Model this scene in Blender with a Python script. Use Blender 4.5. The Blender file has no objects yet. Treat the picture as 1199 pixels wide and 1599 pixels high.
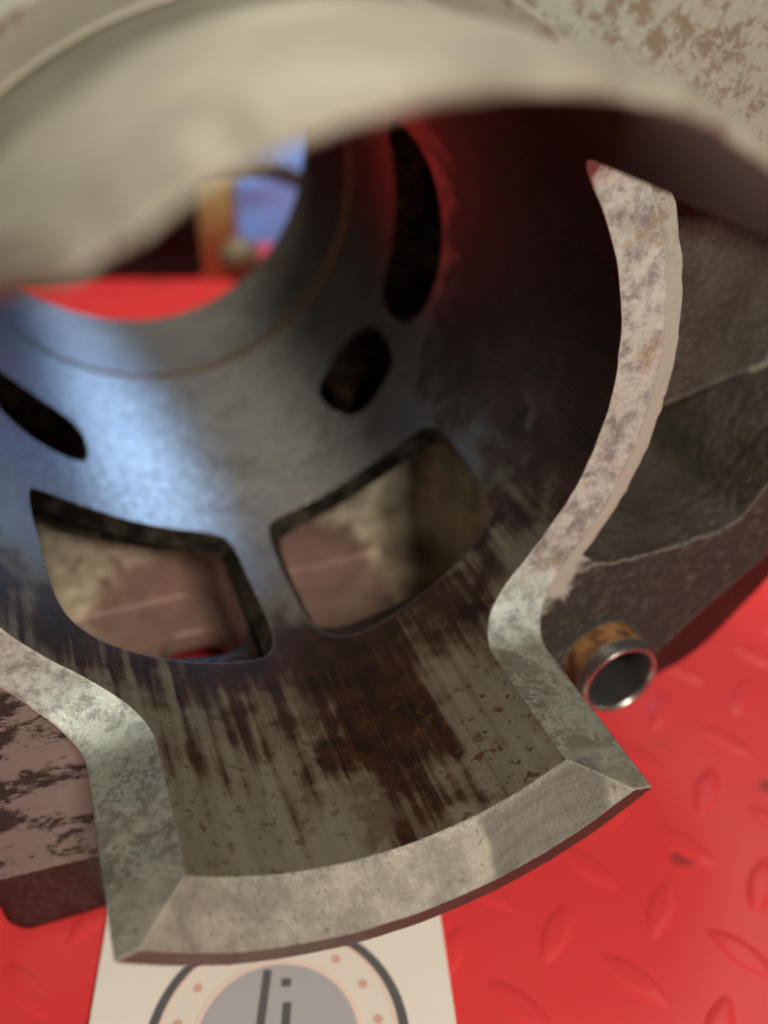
import bpy, bmesh, math, random
import numpy as np
from mathutils import Vector, Matrix, noise as mnoise
random.seed(7)
S = 0.043                      # one bore radius in metres; all shapes below are written in bore radii
SC = bpy.context.scene
COL = SC.collection
RAD = math.radians

# ------------------------------------------------------------------ camera
PITCH, YAW = 0.590, 0.356
CAM = Vector((-0.58, -5.602, 1.224))
cam_d = bpy.data.cameras.new('camera')
cam = bpy.data.objects.new('camera', cam_d); COL.objects.link(cam)
fwd = Vector((math.sin(YAW)*math.cos(PITCH), math.cos(YAW)*math.cos(PITCH), -math.sin(PITCH)))
right = Vector((math.cos(YAW), -math.sin(YAW), 0))
up = right.cross(fwd)
cam.matrix_world = Matrix((
    (right.x, up.x, -fwd.x, CAM.x*S), (right.y, up.y, -fwd.y, CAM.y*S), (right.z, up.z, -fwd.z, CAM.z*S), (0, 0, 0, 1)))
cam_d.sensor_fit = 'VERTICAL'; cam_d.sensor_height = 36.0; cam_d.lens = 36.0*1469/1599
cam_d.clip_start = 0.002; cam_d.clip_end = 50
cam_d.dof.use_dof = True; cam_d.dof.focus_distance = 2.78*S; cam_d.dof.aperture_fstop = 10.0
SC.camera = cam

# ------------------------------------------------------------------ world, lamps, exposure
w = bpy.data.worlds.new('World'); SC.world = w; w.use_nodes = True
bgn = w.node_tree.nodes['Background']
bgn.inputs['Color'].default_value = (1.0, 0.86, 0.70, 1); bgn.inputs['Strength'].default_value = 0.06

def area(name, loc, target, sx, sy, watts, color):
    d = bpy.data.lights.new(name, 'AREA'); d.shape = 'RECTANGLE'; d.size = sx*S; d.size_y = sy*S
    d.energy = watts; d.color = color
    o = bpy.data.objects.new(name, d); COL.objects.link(o)
    o.location = Vector(loc)*S
    o.rotation_euler = (Vector(target)-Vector(loc)).to_track_quat('-Z', 'Y').to_euler()
    return o
area('ceiling_lamp', (0.6, -13.6, 8.6), (0.3, -3.5, -1.0), 2.6, 2.6, 4.7, (1.0, 0.88, 0.72))
area('gloss_fill_panel', (7.0, 3.0, 14.0), (3.0, -1.0, -2.0), 10, 10, 0.85, (1.0, 0.93, 0.84))  # added panel, unseen: pale gloss on the plate and its bumps
area('bore_fill_panel', (-0.5, 14.0, 9.0), (0.0, -1.0, -1.0), 9, 6, 0.26, (1.0, 0.93, 0.84))  # added panel, unseen: broad soft reflection along the bore bottom
area('rear_fill_lamp', (0.2, 2.2, 9.5), (0.2, 3.0, -2.1), 3, 3, 2.6, (1.0, 0.88, 0.72))  # added fill, unseen: brightens the red surface behind the cylinder
area('window_light', (5.2, 11.0, 3.6), (-0.2, -1.5, -0.7), 2.8, 4.6, 0.80, (0.42, 0.62, 1.0))
vs = SC.view_settings
vs.view_transform = 'Standard'; vs.look = 'None'; vs.exposure = 0.0; vs.gamma = 1.0; vs.use_curve_mapping = False

# ------------------------------------------------------------------ node helpers
class NT:
    def __init__(s, name):
        s.m = bpy.data.materials.new(name); s.m.use_nodes = True
        s.t = s.m.node_tree; s.t.nodes.clear()
        s.out = s.t.nodes.new('ShaderNodeOutputMaterial')
        s.b = s.t.nodes.new('ShaderNodeBsdfPrincipled')
        s.t.links.new(s.b.outputs[0], s.out.inputs[0])
        tc = s.t.nodes.new('ShaderNodeTexCoord')
        s.P = s.vm('SCALE', tc.outputs['Object'], scale=1.0/S)
        sp = s.t.nodes.new('ShaderNodeSeparateXYZ'); s.t.links.new(s.P, sp.inputs[0])
        s.x, s.y, s.z = sp.outputs
    def lk(s, v, inp):
        if isinstance(v, bpy.types.NodeSocket): s.t.links.new(v, inp)
        elif v is not None:
            if isinstance(v, (tuple, list)) and len(v) == 3 and len(inp.default_value) == 4: v = (*v, 1)
            inp.default_value = v
    def m_(s, op, a, b=None, c=None, clamp=False):
        n = s.t.nodes.new('ShaderNodeMath'); n.operation = op; n.use_clamp = clamp
        s.lk(a, n.inputs[0]); s.lk(b, n.inputs[1]); s.lk(c, n.inputs[2]); return n.outputs[0]
    def add(s, a, b): return s.m_('ADD', a, b)
    def sub(s, a, b): return s.m_('SUBTRACT', a, b)
    def mul(s, a, b): return s.m_('MULTIPLY', a, b)
    def mx(s, a, b): return s.m_('MAXIMUM', a, b)
    def mn(s, a, b): return s.m_('MINIMUM', a, b)
    def vm(s, op, a, b=None, scale=None):
        n = s.t.nodes.new('ShaderNodeVectorMath'); n.operation = op
        s.lk(a, n.inputs[0])
        if b is not None: s.lk(b, n.inputs[1])
        if scale is not None: n.inputs['Scale'].default_value = scale
        return n.outputs[0]
    def comb(s, x, y, z=0.0):
        n = s.t.nodes.new('ShaderNodeCombineXYZ')
        s.lk(x, n.inputs[0]); s.lk(y, n.inputs[1]); s.lk(z, n.inputs[2]); return n.outputs[0]
    def noise(s, vec=None, scale=5.0, detail=4.0, rough=0.55, dist=0.0):
        n = s.t.nodes.new('ShaderNodeTexNoise'); s.t.links.new(vec if vec is not None else s.P, n.inputs['Vector'])
        n.inputs['Scale'].default_value = scale; n.inputs['Detail'].default_value = detail
        n.inputs['Roughness'].default_value = rough; n.inputs['Distortion'].default_value = dist
        return n.outputs['Fac']
    def voro(s, vec=None, scale=5.0, feature='F1'):
        n = s.t.nodes.new('ShaderNodeTexVoronoi'); n.feature = feature
        s.t.links.new(vec if vec is not None else s.P, n.inputs['Vector']); n.inputs['Scale'].default_value = scale
        return n.outputs['Distance']
    def ss(s, v, a, b):          # smoothstep a..b -> 0..1 (also a > b)
        n = s.t.nodes.new('ShaderNodeMapRange'); n.interpolation_type = 'SMOOTHSTEP'
        s.lk(v, n.inputs['Value'])
        if a < b: vals = (a, b, 0., 1.)
        else: vals = (b, a, 1., 0.)
        for i, k in enumerate(('From Min', 'From Max', 'To Min', 'To Max')): n.inputs[k].default_value = vals[i]
        return n.outputs[0]
    def win(s, v, a, b, soft):   # soft window
        return s.mul(s.ss(v, a-soft, a+soft), s.ss(v, b+soft, b-soft))
    def mix(s, f, a, b):
        n = s.t.nodes.new('ShaderNodeMix'); n.data_type = 'RGBA'
        s.lk(f, n.inputs[0]); s.lk(a, n.inputs[6]); s.lk(b, n.inputs[7]); return n.outputs[2]
    def mixf(s, f, a, b):
        n = s.t.nodes.new('ShaderNodeMix'); n.data_type = 'FLOAT'
        s.lk(f, n.inputs[0]); s.lk(a, n.inputs[2]); s.lk(b, n.inputs[3]); return n.outputs[0]
    def edge(s, radius, a=0.95, b=0.82):   # 1 along convex edges, for wear and the painted rib highlight
        g = s.t.nodes.new('ShaderNodeNewGeometry'); bv = s.t.nodes.new('ShaderNodeBevel'); bv.samples = 6
        bv.inputs['Radius'].default_value = radius*S
        n = s.t.nodes.new('ShaderNodeVectorMath'); n.operation = 'DOT_PRODUCT'
        s.t.links.new(g.outputs['Normal'], n.inputs[0]); s.t.links.new(bv.outputs[0], n.inputs[1])
        return s.ss(n.outputs['Value'], a, b)
    def finish(s, color, rough, metal=0.0, bump=None, bstr=0.3, bdist=0.004, bevel=None, spec=None, coat=None):
        s.lk(color, s.b.inputs['Base Color']); s.lk(rough, s.b.inputs['Roughness']); s.lk(metal, s.b.inputs['Metallic'])
        if spec is not None: s.lk(spec, s.b.inputs['Specular IOR Level'])
        nrm = None
        if bevel:
            bv = s.t.nodes.new('ShaderNodeBevel'); bv.samples = 6; bv.inputs['Radius'].default_value = bevel*S; nrm = bv.outputs[0]
        if bump is not None:
            bp = s.t.nodes.new('ShaderNodeBump'); bp.inputs['Strength'].default_value = bstr
            bp.inputs['Distance'].default_value = bdist*S
            s.t.links.new(bump, bp.inputs['Height'])
            if nrm is not None: s.t.links.new(nrm, bp.inputs['Normal'])
            nrm = bp.outputs[0]
        if nrm is not None: s.t.links.new(nrm, s.b.inputs['Normal'])
        if coat is not None:
            s.b.inputs['Coat Weight'].default_value = coat; s.b.inputs['Coat Roughness'].default_value = 0.06
        return s.m

# ------------------------------------------------------------------ materials
def mat_bore():
    k = NT('honed_bore')
    th = k.m_('ARCTAN2', k.x, k.mul(k.z, -1.0)); zz = k.mul(k.y, -1.0)
    uv = k.comb(th, zz)
    streak = k.noise(k.comb(k.mul(th, 17.0), k.mul(zz, 0.75)), 1.0, 5.0, 0.6, 0.3)
    patch = k.noise(uv, 4.2, 6.0, 0.62, 0.3)
    blot = k.noise(uv, 9.0, 5.0, 0.6)
    fine = k.noise(uv, 60.0, 3.0, 0.6)
    # brown varnish: a big stain over the right wall, streaks running up the tongue
    edge = k.mul(k.sub(patch, 0.5), 0.9)
    thw = k.add(th, edge); zw = k.add(zz, k.mul(k.sub(blot, 0.5), 0.7))
    wall = k.mul(k.ss(thw, 0.80, 1.10), k.mul(k.ss(zw, 2.0, 2.3), k.ss(thw, 2.9, 2.6)))
    core = k.mul(k.win(k.add(th, k.mul(k.sub(streak, .5), .5)), -0.12, 0.44, 0.10), k.win(k.add(zw, k.mul(k.sub(streak, .5), .8)), 3.18, 3.78, 0.10))
    tong = k.mul(k.ss(zw, 3.00, 3.30), k.ss(k.add(streak, k.mul(k.sub(3.70, zz), 0.24)), 0.40, 0.60))
    s1 = k.noise(k.comb(k.mul(th, 19.0), k.mul(zz, 0.55)), 1.0, 4.0, 0.55, 0.15)
    s2 = k.noise(k.comb(k.mul(th, 44.0), k.mul(zz, 1.3)), 1.0, 3.0, 0.5, 0.1)
    D = k.add(k.mul(k.sub(3.66, zz), 0.95), k.add(k.mul(k.sub(s1, .5), 1.9), k.add(k.mul(k.sub(s2, .5), 0.35), k.mul(k.sub(patch, .5), 2.0))))
    D = k.add(D, k.sub(k.add(0.56, k.mul(k.win(th, -0.02, 0.34, 0.10), 0.45)), k.add(k.mul(k.ss(th, 0.38, 0.52), 0.22), k.mul(k.ss(th, -0.30, -0.50), 0.12))))
    tong = k.mul(k.ss(D, 0.28, 0.90), k.ss(zw, 2.80, 3.12))
    spots = k.mul(k.ss(k.noise(uv, 17.0, 3.0, 0.5), 0.60, 0.68), k.mul(k.ss(zz, 2.9, 3.6), 0.8))
    endp = k.mul(k.win(k.add(th, k.mul(edge, .35)), -0.06, 0.16, 0.03), k.win(k.add(zw, k.mul(edge, .4)), 3.80, 4.04, 0.03))
    bare = k.mul(k.ss(patch, 0.60, 0.64), k.mul(k.win(th, 0.7, 1.25, 0.08), k.win(zz, 2.55, 3.25, 0.1)))
    V = k.mx(wall, k.mx(tong, k.mul(k.mx(spots, k.mul(endp, .8)), .85)))
    V = k.mul(V, k.sub(1.0, k.mul(bare, 0.9)))
    # mottled grey film over the upper bore
    film = k.mul(k.ss(k.noise(k.comb(k.mul(th, 1.3), zz), 22.0, 6.0, 0.75, 0.3), 0.40, 0.75), k.ss(zz, 2.75, 1.9))
    ring = k.win(k.add(zz, k.mul(k.sub(blot, .5), .05)), 0.80, 0.87, 0.016)
    mrings = k.mul(k.noise(k.comb(k.mul(zz, 60.), k.mul(th, 1.5)), 1.0, 3.0), k.ss(zz, 0.92, 0.80))
    carbon = k.mul(k.ss(zz, 0.84, 0.74), k.ss(k.noise(k.comb(k.mul(th, 3.), k.mul(zz, 14.)), 1.4, 5., .6), 0.38, 0.66))
    speck = k.mul(k.ss(k.noise(uv, 44.0, 2.0, 0.5), 0.64, 0.74), k.ss(th, -0.05, -0.45))
    rustp = k.mul(k.ss(patch, 0.52, 0.62), k.mul(k.win(th, -0.05, 0.62, 0.15), k.win(zz, 0.86, 1.35, 0.12)))
    steel = k.mix(k.noise(uv, 2.2, 4.0), (0.20, 0.20, 0.185), (0.32, 0.32, 0.295))
    low = k.ss(k.add(zz, k.mul(k.sub(patch, .5), .4)), 2.75, 3.15)
    steel = k.mix(low, steel, k.mix(k.noise(k.comb(k.mul(th, 22.), k.mul(zz, 1.6)), 1.0, 4.0), (0.085, 0.075, 0.055), (0.22, 0.205, 0.155)))
    c = k.mix(k.mul(film, 0.65), steel, (0.135, 0.122, 0.105))
    pit = k.mul(k.ss(k.noise(uv, 38.0, 4.0, .65, .5), .56, .68), k.ss(zz, 2.9, 2.3))
    c = k.mix(k.mul(pit, .6), c, (0.03, 0.026, 0.022))
    c = k.mix(k.mul(k.ss(patch, .48, .66), k.mul(k.ss(th, -.45, .1), .45)), c, (0.10, 0.075, 0.05))
    c = k.mix(k.mul(carbon, 0.6), c, (0.12, 0.10, 0.082))
    c = k.mix(k.mul(rustp, 0.55), c, (0.22, 0.13, 0.055))
    c = k.mix(k.mul(ring, k.ss(th, -0.9, 0.0)), c, (0.62, 0.40, 0.16))
    var = k.mix(k.ss(blot, 0.35, 0.65), (0.008, 0.0042, 0.003), (0.024, 0.0095, 0.005))
    var = k.mix(k.mul(low, k.ss(D, 1.1, 0.5)), var, (0.034, 0.0155, 0.008))
    var = k.mix(k.mul(wall, k.ss(zz, 3.3, 3.0)), var, k.mix(k.ss(blot, .35, .65), (0.022, 0.013, 0.010), (0.060, 0.033, 0.024)))
    c = k.mix(k.mul(V, 0.98), c, var)
    c = k.mix(k.mul(k.edge(0.014), 0.6), c, (0.42, 0.41, 0.37))
    dots = k.mul(k.ss(k.noise(uv, 27.0, 3.0, .55, .2), .60, .64), k.mul(k.ss(k.add(zz, k.mul(k.sub(patch, .5), 1.2)), 3.35, 3.75), k.mixf(k.ss(th, .1, .4), .55, 1.0)))
    c = k.mix(k.mul(dots, .85), c, (0.060, 0.025, 0.011))
    scr = k.ss(k.noise(k.comb(k.mul(th, 160.), k.mul(zz, 2.2)), 1.0, 2.0), .58, .74)
    c = k.mix(k.mul(k.mul(scr, low), .10), c, (0.26, 0.25, 0.20))
    c = k.mix(k.mul(speck, 0.75), c, (0.018, 0.015, 0.014))
    # honing: two families of fine scratches + axial scuffs
    h1 = k.noise(k.comb(k.mul(k.add(k.mul(th, 0.8), zz), 150.), k.mul(k.sub(th, zz), 5.)), 1.0, 2.0)
    h2 = k.noise(k.comb(k.mul(k.sub(k.mul(th, 0.8), zz), 150.), k.mul(k.add(th, zz), 5.)), 1.0, 2.0)
    h3 = k.noise(k.comb(k.mul(th, 130.), k.mul(zz, 4.)), 1.0, 3.0)
    hb = k.add(k.add(k.mul(h1, .5), k.mul(h2, .5)), k.add(k.mul(h3, .9), k.add(k.mul(fine, .5), k.mul(V, 0.15))))
    hb = k.add(hb, k.mul(mrings, 1.2))
    V0 = V; V = k.mx(V, k.mul(ring, .8))
    rough = k.mixf(V, k.add(0.15, k.add(k.mul(film, 0.07), k.mul(low, 0.12))), 0.33)
    metal = k.mixf(V, k.mixf(low, k.sub(0.92, k.mul(film, 0.45)), 0.30), 0.0)
    return k.finish(c, rough, metal, hb, 0.30, 0.006, bevel=0.008, spec=k.mixf(V, 0.45, 0.38))

def mat_cut():
    k = NT('machined_liner_edge')
    n = k.noise(None, 58.0, 5.0, 0.68); p = k.noise(None, 6.0, 5.0, 0.6, 0.3); f = k.noise(None, 110.0, 2.0, 0.5)
    warm = k.noise(None, 3.1, 3.0, 0.5)
    c = k.mix(k.ss(warm, 0.42, 0.60), (0.255, 0.28, 0.25), (0.32, 0.325, 0.28))
    c = k.mix(k.mul(k.ss(k.add(n, k.mul(k.sub(p, .5), .55)), 0.50, 0.66), k.mixf(k.ss(k.mul(k.y, -1.0), 4.02, 4.10), 0.72, 0.42)), c, (0.075, 0.07, 0.06))
    q = k.noise(None, 19.0, 5.0, 0.62, 0.5)
    zz0 = k.mul(k.y, -1.0); side = k.ss(zz0, 4.10, 4.02)
    c = k.mix(k.mul(k.mul(k.ss(k.add(q, k.mul(k.sub(warm, .5), .9)), 0.49, 0.68), 0.70), k.mixf(side, 0.15, 1.0)), c, (0.12, 0.105, 0.09))
    flo = k.ss(zz0, 3.62, 3.50)
    w1 = k.noise(None, 17.0, 7.0, .74, .1); w2 = k.noise(None, 7.0, 6.0, .68, .1)
    fc = k.mix(k.ss(w1, .34, .60), (0.15, 0.165, 0.17), (0.42, 0.49, 0.47))
    fc = k.mix(k.mul(k.ss(k.add(w2, k.mul(k.sub(w1, .5), .5)), .52, .70), k.mul(k.ss(k.x, .5, .9), .85)), fc, (0.20, 0.145, 0.065))
    c = k.mix(k.mul(flo, .85), c, fc)
    ed = k.mul(k.edge(0.016), k.ss(n, .35, .55))
    c = k.mix(k.mul(k.ss(zz0, 4.03, 4.09), .9), c, k.mix(k.ss(k.noise(None, 11.0, 7.0, .7), .36, .66), (0.125, 0.115, 0.095), (0.235, 0.225, 0.19)))
    c = k.mix(k.mul(k.ss(k.noise(None, 48.0, 3.0, .5), .64, .70), k.mul(k.ss(zz0, 4.03, 4.09), .7)), c, (0.06, 0.053, 0.045))
    # scraped grey stretch on the tongue's bevel
    zz = k.mul(k.y, -1.0)
    scr = k.mul(k.win(k.add(k.x, k.mul(k.sub(p, .5), .06)), 0.27, 0.62, 0.012), k.ss(zz, 4.06, 4.09))
    lines = k.noise(k.comb(k.mul(k.add(k.x, k.mul(k.z, 1.4)), 3.0), k.mul(k.sub(k.z, k.mul(k.x, .45)), 70.)), 1.0, 3.0)
    c = k.mix(k.mul(scr, 0.80), c, k.mix(lines, (0.04, 0.038, 0.036), (0.17, 0.165, 0.155)))
    c = k.mix(k.mul(ed, .7), c, (0.52, 0.51, 0.46))
    b = k.add(k.add(n, k.mul(f, .5)), k.mul(q, -.6))
    return k.finish(c, k.mixf(k.ss(n, .4, .6), k.mixf(side, 0.50, 0.36), 0.56), k.mul(k.mixf(flo, 0.55, 0.12), k.mixf(side, 0.30, 1.0)), b, 0.32, 0.010, bevel=0.014, spec=k.mixf(scr, 0.42, 0.08))

def mat_skirt():
    k = NT('turned_liner_outside')
    rings = k.noise(k.comb(k.mul(k.y, 60.), 0., 0.), 1.0, 2.0)
    p = k.ss(k.noise(None, 3.6, 5.0, .6), .36, .64)
    c = k.mix(p, (0.165, 0.163, 0.130), (0.225, 0.222, 0.182))
    c = k.mix(k.win(k.add(k.mul(k.y, -1.0), k.mul(k.sub(p, .5), .03)), 3.408, 3.445, 0.006), c, (0.09, 0.055, 0.032))
    c = k.mix(k.mul(k.edge(0.03), .5), c, (0.55, 0.53, 0.46))
    return k.finish(c, 0.62, 0.25, k.add(rings, k.noise(None, 40., 2.)), 0.15, 0.006, bevel=0.012)

def mat_port():
    k = NT('port_wall_cast')
    n = k.noise(None, 14.0, 5.0, 0.6)
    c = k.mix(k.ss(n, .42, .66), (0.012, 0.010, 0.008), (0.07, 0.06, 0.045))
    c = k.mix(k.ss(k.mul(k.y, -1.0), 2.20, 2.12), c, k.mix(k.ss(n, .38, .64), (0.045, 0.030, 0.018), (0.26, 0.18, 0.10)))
    return k.finish(c, 0.45, 0.35, n, 0.25, 0.015, bevel=0.008)

def mat_duct():
    k = NT('sand_cast_duct')
    n = k.noise(None, 34.0, 4.0, 0.6); p = k.noise(None, 3.5, 3.0); f = k.noise(None, 85.0, 3.0, 0.6)
    c = k.mix(k.ss(p, .3, .7), (0.038, 0.032, 0.024), (0.075, 0.065, 0.052))
    c = k.mix(k.mul(k.mul(k.edge(0.045, 0.97, 0.80), k.ss(k.mul(k.y, -1.0), 3.16, 3.11)), .75), c, (0.45, 0.42, 0.36))  # pale rib edge: lip highlight painted into the colour
    return k.finish(c, k.mixf(k.ss(n, .4, .6), 0.22, 0.42), 0.30, k.add(n, f), 0.75, 0.022, bevel=0.025, spec=0.6)

def mat_intake():
    k = NT('intake_tract_cast')
    n = k.noise(None, 12.0, 5.0, 0.65); p = k.noise(None, 4.5, 4.0, .6, .4); f = k.noise(None, 50., 3.)
    c = k.mix(k.ss(n, .40, .62), (0.40, 0.36, 0.27), (0.62, 0.58, 0.46))
    c = k.mix(k.mul(k.ss(k.add(p, k.mul(k.sub(n, .5), .5)), .58, .64), .75), c, (0.17, 0.12, 0.10))
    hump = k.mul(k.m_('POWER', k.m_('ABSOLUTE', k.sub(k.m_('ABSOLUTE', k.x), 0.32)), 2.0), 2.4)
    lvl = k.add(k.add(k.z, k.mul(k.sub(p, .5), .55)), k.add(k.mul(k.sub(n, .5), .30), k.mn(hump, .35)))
    c = k.mix(k.mul(k.ss(lvl, -1.18, -1.36), .85), c, k.mix(k.ss(p, .3, .7), (0.13, 0.072, 0.066), (0.23, 0.125, 0.115)))  # mauve lower walls: shade and red bounce put into the colour
    return k.finish(c, 0.30, 0.35, k.add(n, k.mul(f, .5)), 0.30, 0.02, bevel=0.02)

def mat_gasket():
    k = NT('gasket_face_residue')
    r = k.m_('SQRT', k.add(k.mul(k.x, k.x), k.mul(k.z, k.z)))
    n = k.noise(None, 9.0, 6.0, 0.65, 0.35); p = k.noise(None, 3.0, 4.0, 0.6)
    sc = k.noise(k.comb(k.mul(k.add(k.x, k.z), 16.0), 0., k.mul(k.sub(k.z, k.mul(k.x, .6)), 55.0)), 1.0, 6.0, 0.7, 1.2)
    f = k.noise(None, 70., 3.)
    alu = k.mix(p, (0.28, 0.335, 0.305), (0.37, 0.43, 0.39))
    alu = k.mix(k.mul(k.ss(k.z, 0.3, 0.7), .4), alu, (0.20, 0.19, 0.155))
    dark = k.mix(k.ss(sc, .48, .78), (0.016, 0.0165, 0.0165), (0.15, 0.15, 0.12))
    # footprint left by the gasket: nearly whole lower right, patchy lower left, rusty at the top
    rn = k.add(r, k.mul(k.sub(n, .5), 0.30))
    lower_r = k.mul(k.mul(k.ss(rn, 1.22, 1.28), k.ss(k.x, 0.2, 0.5)), k.ss(k.z, 0.2, -0.2))
    lw = k.ss(k.x, 0.1, -0.2); lw = k.mul(lw, k.ss(k.z, 0.5, 0.1))
    blot_l = k.mul(k.ss(k.add(k.noise(k.comb(k.mul(k.x, 4.6), 0., k.mul(k.z, 9.5)), 1.0, 9.0, .74, .3), k.mul(k.sub(n, .5), .35)), .50, .58), lw)
    n2 = k.noise(None, 30.0, 7.0, .7, .8)
    rust_t = k.mul(k.ss(k.add(n2, k.mul(k.sub(n, .5), .9)), .47, .62), k.ss(k.z, 0.2, 0.6))
    c = k.mix(k.mul(lower_r, .97), alu, dark)
    c = k.mix(k.mul(lw, .85), c, k.mix(n, (0.10, 0.078, 0.076), (0.17, 0.135, 0.13)))
    c = k.mix(k.mul(blot_l, .93), c, (0.020, 0.014, 0.013))
    c = k.mix(k.mul(rust_t, .75), c, k.mix(n2, (0.06, 0.05, 0.042), (0.20, 0.14, 0.075)))
    c = k.mix(k.mul(k.mul(k.edge(0.02), k.ss(f, .35, .55)), .6), c, (0.50, 0.50, 0.44))
    res = k.mx(lower_r, blot_l)
    return k.finish(c, k.mixf(res, 0.42, 0.5), k.mixf(res, 0.2, 0.05), k.add(k.add(k.mul(res, -.8), k.mul(sc, .4)), k.mul(f, .4)), 0.5, 0.012, bevel=0.012, spec=k.mixf(res, 0.4, 0.12))

def mat_cast():
    k = NT('cast_aluminium_outside')
    n = k.noise(None, 30.0, 4.0); p = k.noise(None, 4.0, 3.0)
    c = k.mix(p, (0.045, 0.034, 0.032), (0.085, 0.068, 0.064))
    return k.finish(c, 0.36, 0.85, n, 0.5, 0.016, bevel=0.04)

def mat_dowel():
    k = NT('rusty_dowel_steel')
    zz = k.mul(k.y, -1.0); n = k.noise(None, 12.0, 5.0, .6)
    m = k.ss(k.add(zz, k.mul(k.sub(n, .5), .03)), 3.462, 3.470)
    rust = k.mix(k.ss(n, .38, .62), (0.055, 0.022, 0.009), (0.24, 0.12, 0.045))
    dx = k.sub(k.x, 1.13); dz = k.add(k.z, 1.235)
    m = k.mx(m, k.ss(k.m_('SQRT', k.add(k.mul(dx, dx), k.mul(dz, dz))), 0.150, 0.145))
    c = k.mix(m, rust, (0.42, 0.42, 0.41))
    return k.finish(c, k.mixf(m, 0.6, 0.26), k.mixf(m, 0.15, 0.95), n, 0.3, 0.008, bevel=0.006)

def mat_red():
    k = NT('red_moulded_plastic')
    p = k.noise(None, 1.2, 3.0); n = k.noise(None, 25., 3.)
    spots = k.ss(k.noise(None, 3.3, 1.0, .3), 0.735, 0.76)
    c = k.mix(p, (0.60, 0.040, 0.044), (0.66, 0.050, 0.055))
    c = k.mix(k.mul(spots, .6), c, (0.16, 0.03, 0.025))
    return k.finish(c, k.mixf(n, 0.20, 0.30), 0.0, n, 0.05, 0.01, spec=0.5)

def flat(name, col, rough=0.5, metal=0.0, scale=10., var=0.12, bstr=0.15):
    k = NT(name); n = k.noise(None, scale, 4.)
    c = k.mix(n, tuple(v*(1-var) for v in col), tuple(min(1, v*(1+var)) for v in col))
    return k.finish(c, rough, metal, n, bstr, 0.01)

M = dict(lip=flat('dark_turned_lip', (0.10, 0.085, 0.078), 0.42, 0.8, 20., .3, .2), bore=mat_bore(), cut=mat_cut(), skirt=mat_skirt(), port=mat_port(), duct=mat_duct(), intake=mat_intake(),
         gasket=mat_gasket(), cast=mat_cast(), dowel=mat_dowel(), red=mat_red(),
         card=flat('card_stock', (0.72, 0.70, 0.66), 0.45, var=.03, bstr=.03), ink=flat('grey_print', (0.10, 0.10, 0.11), 0.5),
         face=flat('dial_grey', (0.38, 0.385, 0.42), 0.45, var=.04), band=flat('dial_cream', (0.70, 0.66, 0.62), 0.45, var=.03),
         peach=flat('dial_peach', (0.74, 0.60, 0.53), 0.45, var=.05),
         dot=flat('dial_red', (0.60, 0.36, 0.32), 0.5), black=flat('black_paint', (0.012, 0.012, 0.014), 0.9),
         brown=flat('brown_wood', (0.44, 0.36, 0.15), 0.55, scale=4., var=.25), olive=flat('olive_rubber', (0.14, 0.12, 0.07), 0.5),
         cord=flat('dark_cord', (0.030, 0.028, 0.026), 0.6), blue=flat('pale_blue_film', (0.38, 0.54, 0.95), 0.25, var=.08))

_b = M['blue'].node_tree; _t = _b.nodes.new('ShaderNodeBsdfTranslucent'); _t.inputs[0].default_value = (0.42, 0.68, 1.0, 1)
_x = _b.nodes.new('ShaderNodeMixShader'); _x.inputs[0].default_value = 0.92
_p = next(n for n in _b.nodes if n.type == 'BSDF_PRINCIPLED'); _o = next(n for n in _b.nodes if n.type == 'OUTPUT_MATERIAL')
_b.links.new(_p.outputs[0], _x.inputs[1]); _b.links.new(_t.outputs[0], _x.inputs[2]); _b.links.new(_x.outputs[0], _o.inputs[0])

# ------------------------------------------------------------------ mesh helpers
def mesh_from(name, verts, faces, mat=None, smooth=None):
    me = bpy.data.meshes.new(name); me.from_pydata([tuple(c*S for c in v) for v in verts], [], faces)
    me.validate(); me.update()
    if mat: me.materials.append(mat)
    bm = bmesh.new(); bm.from_mesh(me); bmesh.ops.recalc_face_normals(bm, faces=bm.faces); bm.to_mesh(me); bm.free()
    if smooth is not None:
        for p in me.polygons: p.use_smooth = True
        me.set_sharp_from_angle(angle=RAD(smooth))
    return me
def obj(name, me, parent=None):
    o = bpy.data.objects.new(name, me); COL.objects.link(o)
    if parent: o.parent = parent
    return o
def tag(o, label, cat, group=None):
    o['label'] = label; o['category'] = cat
    if group: o['group'] = group
    return o
def loft(rings, cap=True):
    """rings: list of equal-length closed loops of points"""
    v = [p for r in rings for p in r]; n = len(rings[0]); f = []
    for i in range(len(rings)-1):
        for j in range(n):
            a, b = i*n+j, i*n+(j+1) % n
            f.append((a, b, b+n, a+n))
    if cap: f.append(tuple(range(n))[::-1]); f.append(tuple((len(rings)-1)*n+j for j in range(n)))
    return v, f
def cyl_pt(r, th, z): return (r*math.sin(th), -z, -r*math.cos(th))
def lathe_solid(prof, n=192, a0=0.0):
    """prof: list (r, z) around the bore axis, capped"""
    return loft([[cyl_pt(r, a0+2*math.pi*j/n, z) for j in range(n)] for r, z in prof])
def lathe_ring(prof, n=192):
    """closed profile -> ring solid"""
    rings = [[cyl_pt(r, 2*math.pi*j/n, z) for j in range(n)] for r, z in prof]
    v = [p for r in rings for p in r]; m = len(prof); f = []
    for i in range(m):
        for j in range(n):
            a, b = i*n+j, i*n+(j+1) % n; i2 = ((i+1) % m)*n
            f.append((a, b, i2+(j+1) % n, i2+j))
    return v, f
def prism(poly, z0, z1):
    """poly in (x, h), extruded along the bore axis"""
    return loft([[(x, -z0, h) for x, h in poly], [(x, -z1, h) for x, h in poly]])
def chaikin(p, it=2):
    for _ in range(it):
        q = []
        for i in range(len(p)):
            a, b = p[i], p[(i+1) % len(p)]
            q.append(tuple(.75*a[k]+.25*b[k] for k in range(len(a)))); q.append(tuple(.25*a[k]+.75*b[k] for k in range(len(a))))
        p = q
    return p
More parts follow.
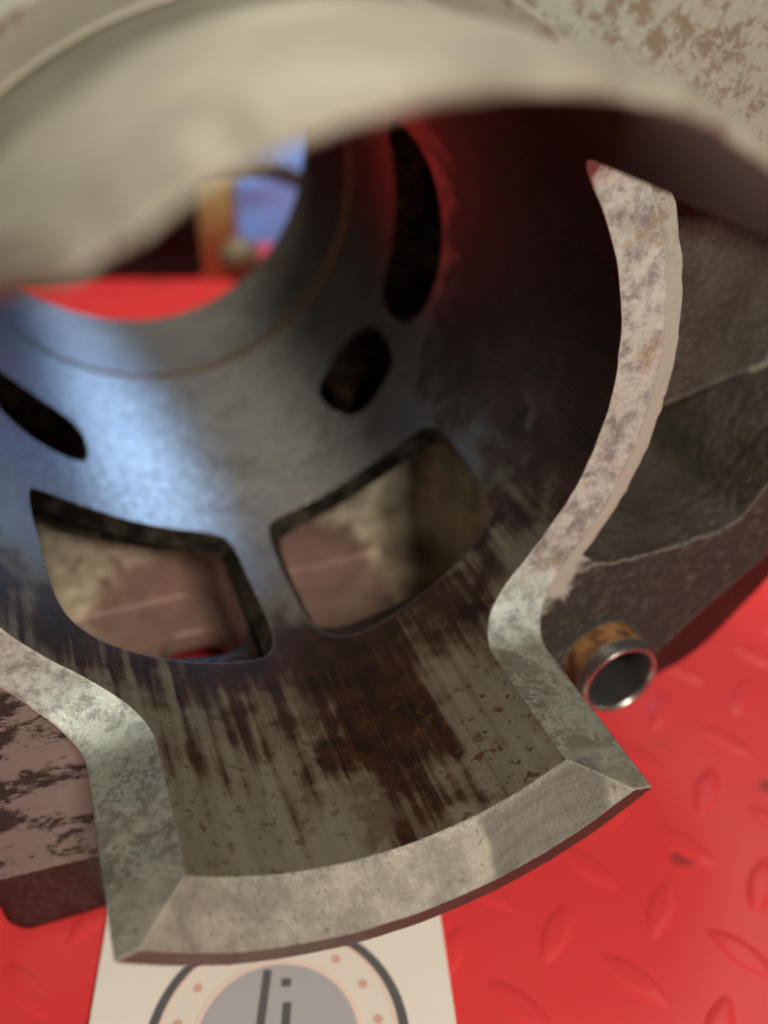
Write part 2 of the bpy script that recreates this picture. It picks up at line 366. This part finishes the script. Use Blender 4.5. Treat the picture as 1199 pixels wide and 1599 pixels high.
def smooth_box(x0, x1, h0, h1, r, n=5):
    out = []
    for cx, cz, a in ((x1-r, h1-r, 0), (x0+r, h1-r, 90), (x0+r, h0+r, 180), (x1-r, h0+r, 270)):
        for i in range(n+1):
            t = RAD(a+90*i/n); out.append((cx+r*math.cos(t), cz+r*math.sin(t)))
    return out
def boolean(me, cutters, angle=28, radial=None, joins=()):
    """subtract every cutter mesh from me; cut faces take the cutter's material"""
    base = bpy.data.objects.new('base_tmp', me); COL.objects.link(base); tmp = []
    for c, op in [(j, 'UNION') for j in joins]+[(c, 'DIFFERENCE') for c in cutters]:
        o = bpy.data.objects.new('cut_tmp', c); COL.objects.link(o); tmp.append(o)
        md = base.modifiers.new('b', 'BOOLEAN'); md.operation = op; md.object = o; md.solver = 'EXACT'
        md.material_mode = 'TRANSFER'
    dg = bpy.context.evaluated_depsgraph_get()
    new = bpy.data.meshes.new_from_object(base.evaluated_get(dg))
    for o in tmp+[base]: bpy.data.objects.remove(o)
    bm = bmesh.new(); bm.from_mesh(new)
    bmesh.ops.remove_doubles(bm, verts=bm.verts, dist=2e-6)
    bmesh.ops.triangulate(bm, faces=[f for f in bm.faces if len(f.verts) > 4])
    bm.to_mesh(new); bm.free()
    for p in new.polygons: p.use_smooth = True
    new.set_sharp_from_angle(angle=RAD(angle))
    # exact radial normals on turned surfaces, so triangles left by the cuts do not show
    nrm = np.zeros(len(new.loops)*3); new.corner_normals.foreach_get('vector', nrm); nrm = nrm.reshape(-1, 3)
    for p in new.polygons:
        c = p.center; r = math.hypot(c.x, c.z)
        if r < 1e-6: continue
        d = (p.normal.x*c.x+p.normal.z*c.z)/r
        if abs(d) > 0.995 and abs(p.normal.y) < 0.02 and radial and min(abs(r/S-q) for q in radial) < 0.01:
            s = 1 if d > 0 else -1
            for li in p.loop_indices:
                v = new.vertices[new.loops[li].vertex_index].co; rr = math.hypot(v.x, v.z)
                nrm[li] = (s*v.x/rr, 0, s*v.z/rr)
    new.normals_split_custom_set([tuple(v) for v in nrm])
    return new
def mk(vf, mat, name='tmp'): return mesh_from(name, vf[0], vf[1], mat)

PLATE = -2.10       # height of the red surface below the bore axis

# ------------------------------------------------------------------ red surface with tread bumps
ea = RAD(-20.4)
def plate_pt(u, v): return (0.08+u*math.cos(ea)-v*math.sin(ea), 3.93+u*math.sin(ea)+v*math.cos(ea))
pv = [plate_pt(u, v) for u, v in ((-9, -13), (9, -13), (9, 6), (-9, 6))]
bmv = [(x, y, PLATE) for x, y in pv]+[(x, y, PLATE-.25) for x, y in pv]
plate = obj('work_surface', mesh_from('work_surface', bmv, [(0, 1, 2, 3), (7, 6, 5, 4)]+[(i, i+4, (i+1) % 4+4, (i+1) % 4) for i in range(4)], M['red']))
plate['kind'] = 'structure'; plate['label'] = 'glossy red plastic work surface with raised tread bumps'
def bump_mesh():
    L, W = 0.150, 0.056; n = 14; rings = []
    for sc, hz in ((1.0, -0.0005), (0.82, 0.0028), (0.60, 0.0060), (0.30, 0.0056)):
        rings.append([])
        for j in range(n):
            t = 2*math.pi*j/n
            rings[-1].append((L*sc*math.cos(t), W*sc*math.sin(t)*(1-.28*abs(math.cos(t))**2), hz))
    v, f = loft(rings, cap=False)
    f.append(tuple(3*n+j for j in range(n)))
    return mesh_from('tread_bump', v, f, M['red'], 80)
bump = bump_mesh()
spots = []
for i in range(-24, 25):
    for j in range(-26, 27):
        for kind in (0, 1):
            x = 0.936+0.432*(i+.5*kind)+0.085*(j+.5*kind); y = -4.137-0.052*(i+.5*kind)+0.472*(j+.5*kind)
            q = Vector((x, y, PLATE))-CAM; d = q.dot(fwd)
            if d < .5: continue
            px, py = q.dot(right)/d*1469, -q.dot(up)/d*1469
            if abs(px) < 1000 and -500 < py < 1200 and math.hypot(x-0.6, y+2.6) < 5.2:
                spots.append((d, x, y, kind))
spots.sort()
for d, x, y, kind in spots[:290]:
    o = obj('tread_bump', bump, plate)
    o.location = (x*S, y*S, PLATE*S); o.rotation_euler = (0, 0, RAD(-63 if kind == 0 else 41))

# ------------------------------------------------------------------ printed card under the skirt
ca = RAD(-15.5)
def card_pt(u, v, z): return (-0.345+u*math.cos(ca)-v*math.sin(ca), -3.93+u*math.sin(ca)+v*math.cos(ca), PLATE+z)
CZ = 0.032
card = bpy.data.objects.new('printed_card', None); COL.objects.link(card)
tag(card, 'white card printed with a round grey dial, lying on the red surface', 'card')
out = smooth_box(-0.645, 0.615, -0.95, 1.05, 0.06)
obj('card_sheet', mesh_from('card_sheet', *loft([[card_pt(u, v, CZ-.008) for u, v in out], [card_pt(u, v, CZ+.02) for u, v in out]]), M['card']), card)
def disc(name, r0, r1, z, mat, n=72):
    vo = [card_pt(r1*math.cos(2*math.pi*j/n), r1*math.sin(2*math.pi*j/n), z) for j in range(n)]
    if r0 <= 0: return obj(name, mesh_from(name, vo, [tuple(range(n))], mat), card)
    vi = [card_pt(r0*math.cos(2*math.pi*j/n), r0*math.sin(2*math.pi*j/n), z) for j in range(n)]
    return obj(name, mesh_from(name, vo+vi, [(j, (j+1) % n, n+(j+1) % n, n+j) for j in range(n)], mat), card)
z0 = CZ+.02
disc('dial_outer_ring', 0.415, 0.452, z0+.002, M['ink'])
disc('dial_band', 0.292, 0.413, z0+.002, M['band'])
disc('dial_inner_line', 0.278, 0.296, z0+.004, M['peach'])
disc('dial_outer_line', 0.402, 0.417, z0+.004, M['peach'])
disc('dial_face', 0, 0.282, z0+.003, M['face'])
for j in range(16):
    t = 2*math.pi*(j+.35)/16; cu, cv = .352*math.cos(t), .352*math.sin(t); n = 12
    obj('dial_dot', mesh_from('dial_dot', [card_pt(cu+.017*math.cos(2*math.pi*q/n), cv+.017*math.sin(2*math.pi*q/n), z0+.005) for q in range(n)], [tuple(range(n))], M['dot']), card)
def stroke(name, u0, v0, u1, v1, wd):
    d = Vector((u1-u0, v1-v0)).normalized(); nx, ny = -d.y*wd/2, d.x*wd/2
    obj(name, mesh_from(name, [card_pt(u0+nx, v0+ny, z0+.005), card_pt(u0-nx, v0-ny, z0+.005), card_pt(u1-nx, v1-ny, z0+.005), card_pt(u1+nx, v1+ny, z0+.005)], [(0, 1, 2, 3)], M['ink']), card)
stroke('dial_pointer', -.035, .26, -.075, -.10, .030)
stroke('dial_mark', .033, .222, .030, .192, .034)
stroke('dial_mark', .035, .135, .022, -.05, .030)

# ------------------------------------------------------------------ engine cylinder
eng = bpy.data.objects.new('engine_cylinder', None); COL.objects.link(eng)
tag(eng, 'worn two-stroke engine cylinder lying on its side on the red surface', 'engine cylinder')

def port_cutter(pts, mat, r0=0.80, r1=1.46, it=2):
    """pts: (theta in degrees, z) on the bore wall; cut straight outwards along the middle direction"""
    pts = chaikin(pts, it)
    tc = RAD((min(p[0] for p in pts)+max(p[0] for p in pts))/2)
    dx, dz = math.sin(tc), -math.cos(tc); tx, tz = math.cos(tc), math.sin(tc)
    def ring(r): return [(dx*r+tx*math.sin(RAD(t)-tc), -z, dz*r+tz*math.sin(RAD(t)-tc)) for t, z in pts]
    lo = min(math.cos(RAD(p[0])-tc) for p in pts)*.78
    return mk(loft([ring(lo), ring(r1)]), mat)
WR = [(4.1, 2.46), (7.5, 2.385), (18, 2.37), (28.7, 2.36), (41, 2.395), (49.5, 2.44), (52.8, 2.56), (52.4, 2.75), (51.2, 2.98), (49.3, 3.12), (42, 3.16), (27, 3.185), (14, 3.215), (8, 3.19), (4.2, 3.10), (3.6, 2.85)]
WL = [(-52.5, 2.44), (-49, 2.375), (-39, 2.33), (-27, 2.335), (-9, 2.385), (-4.4, 2.47), (-4.2, 2.75), (-3.3, 3.09), (-6, 3.20), (-12, 3.21), (-29, 3.20), (-41, 3.18), (-47.4, 3.11), (-49.6, 2.88)]
TR = [(32, 1.66), (38, 1.53), (50, 1.48), (57, 1.56), (58.5, 1.75), (56, 1.95), (50, 2.0), (41, 2.03), (35.5, 1.96)]
TL = [(-60, 1.53), (-52, 1.48), (-40, 1.50), (-34, 1.60), (-32.8, 1.80), (-34.5, 1.95), (-42, 1.97), (-52, 1.95), (-60, 1.90), (-63, 1.72)]
ER = [(62, 1.74), (65, 1.55), (76, 1.50), (100, 1.50), (109, 1.53), (114, 1.68), (112, 1.88), (105, 2.0), (95, 2.04), (83, 2.05), (72, 2.01), (65, 1.93)]
EL = [(-t, z) for t, z in ER][::-1]
EX = [(140, 1.15), (180, 1.08), (220, 1.15), (224, 1.5), (218, 1.95), (180, 2.05), (142, 1.95), (136, 1.5)]
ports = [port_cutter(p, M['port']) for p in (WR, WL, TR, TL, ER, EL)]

# --- liner: tube, then ports, the two side notches, the bevel of the long tongue and the thin upper skirt
RO = 1.152
liner = mk(lathe_solid([(RO, 0.0), (RO, 1.2), (RO, 2.4), (RO, 3.385), (RO, 4.50)], 256), M['skirt'], 'liner')
bore = mk(lathe_solid([(1.0, -0.3), (1.0, 0.6), (1.0, 1.5), (1.0, 2.4), (1.0, 3.3), (1.0, 4.8)], 256), M['bore'])
groove = mk(lathe_ring([(0.97, 0.812), (1.010, 0.818), (1.010, 0.848), (0.97, 0.856)], 256), M['bore'])
def notch(side):
    """cut milled from the side: profile in (z, h), lofted along x"""
    prof = []
    ZN = 3.39
    r1, r2 = 0.185, 0.10
    lo, hi = -0.84, 0.645
    for i in range(13):                      # lower fillet
        t = RAD(90*i/12); prof.append((ZN+r1*(1-math.sin(t))*1.15, lo+r1*(1-math.cos(t))))
    for i in range(1, 40): prof.append((ZN, lo+r1+(hi-lo-r1-r2)*i/40))
    for i in range(9):
        t = RAD(90*i/8); prof.append((ZN+r2*(1-math.cos(t)), hi-r2+r2*math.sin(t)))
    m = len(prof)
    prof += [(5.2, hi), (5.2, lo)]
    rings = []
    for ii, x in enumerate(np.linspace(0.2, 1.6, 29)):
        ring = []
        for a, (z, h) in enumerate(prof):
            drop = -0.045*max(0.0, x-.54)/.2 if h < lo+r1*.999 else 0.0
            k = max(0.0, 1-(h-lo)/r1) if h < lo+r1 else 0
            jz = 0.007*mnoise.noise(Vector((x*9, h*11, side*5.)))+0.004*mnoise.noise(Vector((x*30, h*33, side*7.)))
            ring.append((side*x, -(z+(jz if z < 5 else 0)), h+(drop*k if h < lo+r1 else 0)+0.004*mnoise.noise(Vector((z*14, x*8, 3.+side)))))
        rings.append(ring)
    v, f = loft(rings, cap=False); n = len(prof)
    # fan caps (profile is star-shaped about its middle)
    for k0, off in ((0, 0), (1, (len(rings)-1)*n)):
        c = len(v); xs = rings[0][0][0] if k0 == 0 else rings[-1][0][0]
        v.append((xs, -4.4, -0.1))
        for j in range(n): f.append((off+j, off+(j+1) % n, c))
    return mk((v, f), M['cut'])
def half_ring(prof, a0, a1, n, mat, jit=0.0, zoff=None):
    """closed (r, z) profile swept from a0 to a1 (degrees), capped"""
    rings = []
    for i in range(n+1):
        t = RAD(a0+(a1-a0)*i/n); dzz = zoff(a0+(a1-a0)*i/n) if zoff else 0.0
        rings.append([cyl_pt(r+(jit if r < 1.03 or not zoff else .2*jit)*mnoise.noise(Vector((i*.23, r*3, z*3))), t, z+(dzz if z < 4.85 else 0)+(jit if r < 1.03 or not zoff else .2*jit)*(mnoise.noise(Vector((i*.31, r*5+4, 2.)))+.7*mnoise.noise(Vector((i*.9, r*5+4, 5.))))) for r, z in prof])
    return mk(loft(rings), mat)
tong = half_ring([(0.93, 3.985), (1.00, 4.07), (1.105, 4.215), (1.30, 4.47), (1.30, 4.9), (0.93, 4.9)], -64, 64, 60, M['cut'], 0.0022)
shave = half_ring([(1.05, 3.40), (1.40, 3.40), (1.40, 4.9), (1.05, 4.9)], 118, 242, 124, M['skirt'])
tipc = half_ring([(0.90, 4.47), (1.010, 4.47), (1.022, 4.458), (1.045, 4.375), (1.20, 4.10), (1.20, 4.9), (0.90, 4.9)], 116, 244, 160, M['skirt'], 0.012, lambda a: float(np.interp(a, [116, 146, 153, 160, 200, 208, 214, 220, 226, 244], [-.10, -.11, -.12, -.03, .0, .03, .0, -.16, -.32, -.5])))
relief = half_ring([(1.085, 2.28), (1.30, 2.28), (1.30, 3.26), (1.085, 3.26)], -57, 57, 60, M['port'])
lipc = half_ring([(1.098, 4.212), (1.35, 4.212), (1.35, 4.9), (1.098, 4.9)], -60, 60, 60, M['lip'], 0.002)
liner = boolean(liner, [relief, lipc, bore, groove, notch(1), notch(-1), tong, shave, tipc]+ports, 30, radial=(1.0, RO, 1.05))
liner.name = 'liner'
lo_ = obj('liner', liner, eng); lo_['label'] = 'dark bore liner with ports, streaked brown tongue and bevelled lip'

# --- casting round the liner
FL = [(-1.2, -1.54), (1.12, -1.54), (1.27, -1.42), (1.41, -1.275), (1.56, -1.13), (1.82, -.925), (2.15, -.62), (2.28, -.3), (2.28, .5), (2.0, 1.0), (1.5, 1.42), (1.0, 1.6),
      (-1.0, 1.6), (-1.5, 1.42), (-2.0, 1.0), (-2.28, .5), (-2.28, -.3), (-2.15, -.62), (-1.82, -.925), (-1.56, -1.13), (-1.35, -1.38)]
GL = [(-1.08, -2.068), (1.08, -2.068), (1.17, -1.98), (1.19, -1.74), (1.40, -1.70), (1.56, -1.655), (1.72, -1.60), (1.83, -1.52), (1.95, -1.38), (2.06, -1.26), (2.3, -.9), (2.42, -.4), (2.42, .5), (2.1, 1.15), (1.5, 1.6), (1.0, 1.75)]
GL = GL+[(-x, h) for x, h in GL[::-1]][:-1]
GL[-1] = (-1.17, -1.98)
GL = [(-1.13, -2.055)]+GL
hole = mk(lathe_solid([(1.132, -0.4), (1.132, 2.0), (1.132, 4.0)], 256), M['cast'])
def pocket(side):
    """transfer duct mouth in the base face"""
    out = []
    for i in range(41):
        t = RAD(118-64*i/40); out.append((1.212*math.sin(t), -1.212*math.cos(t)))
    out += [(1.03, -.765), (1.12, -.782), (1.34, -.775), (1.55, -.755), (1.64, -.72), (1.695, -.64), (1.77, -.53), (1.89, -.42), (2.0, -.32), (2.06, -.1), (2.06, .05), (2.03, .28), (1.9, .44), (1.55, .54)]
    rng = random.Random(3+int(side))
    res = []
    for i in range(len(out)):
        a, b = out[i], out[(i+1) % len(out)]
        nseg = max(1, int(math.hypot(a[0]-b[0], a[1]-b[1])/.03))
        for q in range(nseg):
            t = q/nseg; jj = .004
            res.append((side*(a[0]+(b[0]-a[0])*t+rng.uniform(-jj, jj)), a[1]+(b[1]-a[1])*t+rng.uniform(-jj, jj)))
    return res
def pocket_cutters(side):
    out = pocket(side); res = []
    res.append(mk(prism(out, 3.08, 3.6), M['duct']))
    # deep lower channel, rounded
    rib = lambda x: -.48+(abs(x)-1.05)*.133
    ch = [p for p in out if p[1] < rib(p[0])-.004]
    ch = [(side*1.06, rib(1.06)), (side*1.06, ch[0][1])]+ch+[(ch[-1][0], rib(ch[-1][0]))]
    res.append(mk(loft([[(x, -3.3, h) for x, h in ch], [(x, -1.85, h) for x, h in ch]]), M['duct']))
    # cavity behind the high transfer ports
    res.append(mk(prism(smooth_box(*sorted((side*1.02, side*1.5)), -.52, .50, .12), 1.38, 2.25), M['port']))
    # sloped floor of the upper channel
    v = []
    for x, h, z in ((1.08, -.50, 3.2), (1.08, .50, 3.2), (2.04, .30, 3.2), (2.04, -.36, 3.2), (1.08, -.50, 3.06), (1.08, .50, 3.06), (2.04, .30, 2.92), (2.04, -.36, 2.92)):
        v.append((side*x, -z, h))
    res.append(mk((v, [(0, 1, 2, 3), (7, 6, 5, 4), (0, 4, 5, 1), (1, 5, 6, 2), (2, 6, 7, 3), (3, 7, 4, 0)]), M['duct']))
    return res
pk = pocket_cutters(1)+pocket_cutters(-1)
def intake_cutter(x0, x1, zb0, zb1, hb, top=-.45):
    rings = []
    for k in range(9):
        t = k/8; h = top+(hb-top)*t
        za = 2.12-.08*t-.08*t*t; zb_ = 3.13-.28*t**1.5
        sx = .06*t
        rings.append([(x, -z, h) for x, z in smooth_box(x0-sx, x1+sx*.2, za, zb_, .16)])
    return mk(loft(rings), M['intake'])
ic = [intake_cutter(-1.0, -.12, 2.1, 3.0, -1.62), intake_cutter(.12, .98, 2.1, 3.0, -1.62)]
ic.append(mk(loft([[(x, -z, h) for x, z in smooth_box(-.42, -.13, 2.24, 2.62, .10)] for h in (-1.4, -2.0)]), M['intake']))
dh = mk(loft([[(1.13+.164*math.sin(2*math.pi*j/48), -z, -1.235+.164*math.cos(2*math.pi*j/48)) for j in range(48)] for z in (3.0, 3.6)]), M['cast'])
def casting(name, vf, mat, cutters, angle=32):
    me = mk(vf, mat, name); me = boolean(me, cutters, angle, radial=(1.132,)); me.name = name
    return obj(name, me, eng)
fl = casting('base_flange', prism(chaikin(FL, 1), 3.19, 3.38), M['gasket'], [hole, dh]+pk)
fl['label'] = 'stained base flange with gasket residue round the transfer ducts'
gl = chaikin(GL, 2)
ledge = mk(loft([[(*p[:1], -z, p[1]) for p in gl] for z in (3.19, 2.90)]), M['cast'])
joins = [mk(lathe_solid([(1.50, 0.20), (1.50, 1.6), (1.50, 2.97)], 128), M['cast'])]
for s_ in (1, -1):
    joins.append(mk(prism(smooth_box(*sorted((s_*.9, s_*2.22)), -1.02, .92, .2), 1.2, 2.98), M['cast']))
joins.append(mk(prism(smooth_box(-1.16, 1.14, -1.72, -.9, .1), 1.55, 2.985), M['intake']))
joins.append(mk(lathe_solid([(2.062, 0.012), (2.062, .27)], 96), M['cast']))
body = boolean(ledge, [hole]+pk+ic+ports[2:], 32, radial=(1.132,), joins=joins); body.name = 'casting'
obj('casting', body, eng)['label'] = 'dark cast aluminium body with ducts and deck flange'

# --- hollow dowel in the base face
dw = []
n = 56
for r, z in ((0.158, 3.30), (0.158, 3.505), (0.150, 3.522), (0.141, 3.522), (0.133, 3.510), (0.133, 3.30)):
    dw.append([(1.13+r*math.sin(2*math.pi*j/n), -z, -1.235+r*math.cos(2*math.pi*j/n)) for j in range(n)])
dw.append(dw[0])
obj('dowel_sleeve', mesh_from('dowel_sleeve', *loft(dw, cap=False), M['dowel'], 30), eng)['label'] = 'hollow steel dowel with rusty base'

# ------------------------------------------------------------------ things standing behind the cylinder
def local_box(name, u0, u1, v0, v1, h0, h1, mat, bev=0.03):
    ring = smooth_box(u0, u1, v0, v1, bev, 3)
    rings = []
    for ins, h in ((bev*.8, h0), (0, h0+bev), (0, h1-bev), (bev*.8, h1)):
        cx, cy = (u0+u1)/2, (v0+v1)/2
        rings.append([(*plate_pt(cx+(u-cx)*(1-ins/(u1-u0)*2), cy+(v-cy)*(1-ins/(v1-v0)*2)), h) for u, v in ring])
    return mesh_from(name, *loft(rings), mat, 40)
def local_tube(name, pts, r, mat, n=12):
    P = [Vector((*plate_pt(u, v), h)) for u, v, h in pts]; rings = []
    for i, p in enumerate(P):
        t = (P[min(i+1, len(P)-1)]-P[max(i-1, 0)]).normalized(); a = t.cross(Vector((0.1, 0.2, 1))).normalized(); b = t.cross(a)
        rings.append([tuple(p+(a*math.cos(2*math.pi*j/n)+b*math.sin(2*math.pi*j/n))*r) for j in range(n)])
    return mesh_from(name, *loft(rings), mat, 60)
crate = obj('black_crate', local_box('black_crate', -3.0, .86, .02, 1.6, PLATE, 0.6, M['black'], .06))
tag(crate, 'matt black crate standing behind the cylinder beside the brown block', 'crate')
post = obj('wooden_block', local_box('wooden_block', .90, 1.24, -.02, .36, PLATE, -1.10, M['brown'], .03))
tag(post, 'upright brown wooden block beside the black crate', 'block')
# crumpled pale film
vv, ff = [], []
NU, NV = 40, 36
for i in range(NU+1):
    for j in range(NV+1):
        u = .95+3.2*i/NU; h = PLATE+.0+2.9*j/NV
        q = Vector((u*1.7, h*1.7, 2.)); nz = .32*mnoise.noise(q)+.16*mnoise.noise(q*2.3)+.07*abs(mnoise.noise(q*5.1))
        vv.append((*plate_pt(u, 1.15+nz*(.25+.75*min(1, j/6))), h))
for i in range(NU):
    for j in range(NV):
        a = i*(NV+1)+j; ff.append((a, a+NV+1, a+NV+2, a+1))
film_me = mesh_from('plastic_film', vv, ff, M['blue'], 35)
film = obj('plastic_film', film_me)
tag(film, 'crumpled pale blue plastic film standing behind the wooden block', 'plastic film')
# cord: from the surface up over the block
cp = [(2.7, .2, PLATE+.09), (2.5, .2, PLATE+.3), (2.25, .18, -1.6), (1.95, .16, -1.22), (1.6, .15, -1.06), (1.3, .14, -1.02), (1.08, .14, -1.005), (.9, .10, -1.02), (.75, -.15, -1.15), (.6, -.3, -1.6), (.5, -.36, PLATE+.2), (.45, -.4, PLATE+.085)]
def cat(p, n=6):
    out = []
    for i in range(len(p)-1):
        p0, p1, p2, p3 = (Vector(p[max(0, i-1)]), Vector(p[i]), Vector(p[i+1]), Vector(p[min(len(p)-1, i+2)]))
        for q in range(n):
            t = q/n; out.append(tuple(.5*((2*p1)+(p2-p0)*t+(2*p0-5*p1+4*p2-p3)*t*t+(3*p1-p0-3*p2+p3)*t**3)))
    return out+[tuple(p[-1])]
cord = obj('dark_cord', local_tube('dark_cord', cat(cp[:8]), .085, M['cord']))
tag(cord, 'thick dark cord draped over the top of the brown block', 'cord')
pr = []
for r, h in ((.11, 0), (.11, .03), (.06, .06), (.055, .16), (.12, .22), (.185, .31), (.20, .40), (.175, .50), (.10, .57), (.02, .59)):
    c = plate_pt(1.36, -.55); pr.append([(c[0]+r*math.cos(2*math.pi*j/28), c[1]+r*math.sin(2*math.pi*j/28), PLATE+h) for j in range(28)])
peg = obj('round_knob', mesh_from('round_knob', *loft(pr), M['olive'], 50))
tag(peg, 'olive round-headed knob on a short foot in front of the film', 'knob')

SC.render.engine = 'CYCLES'
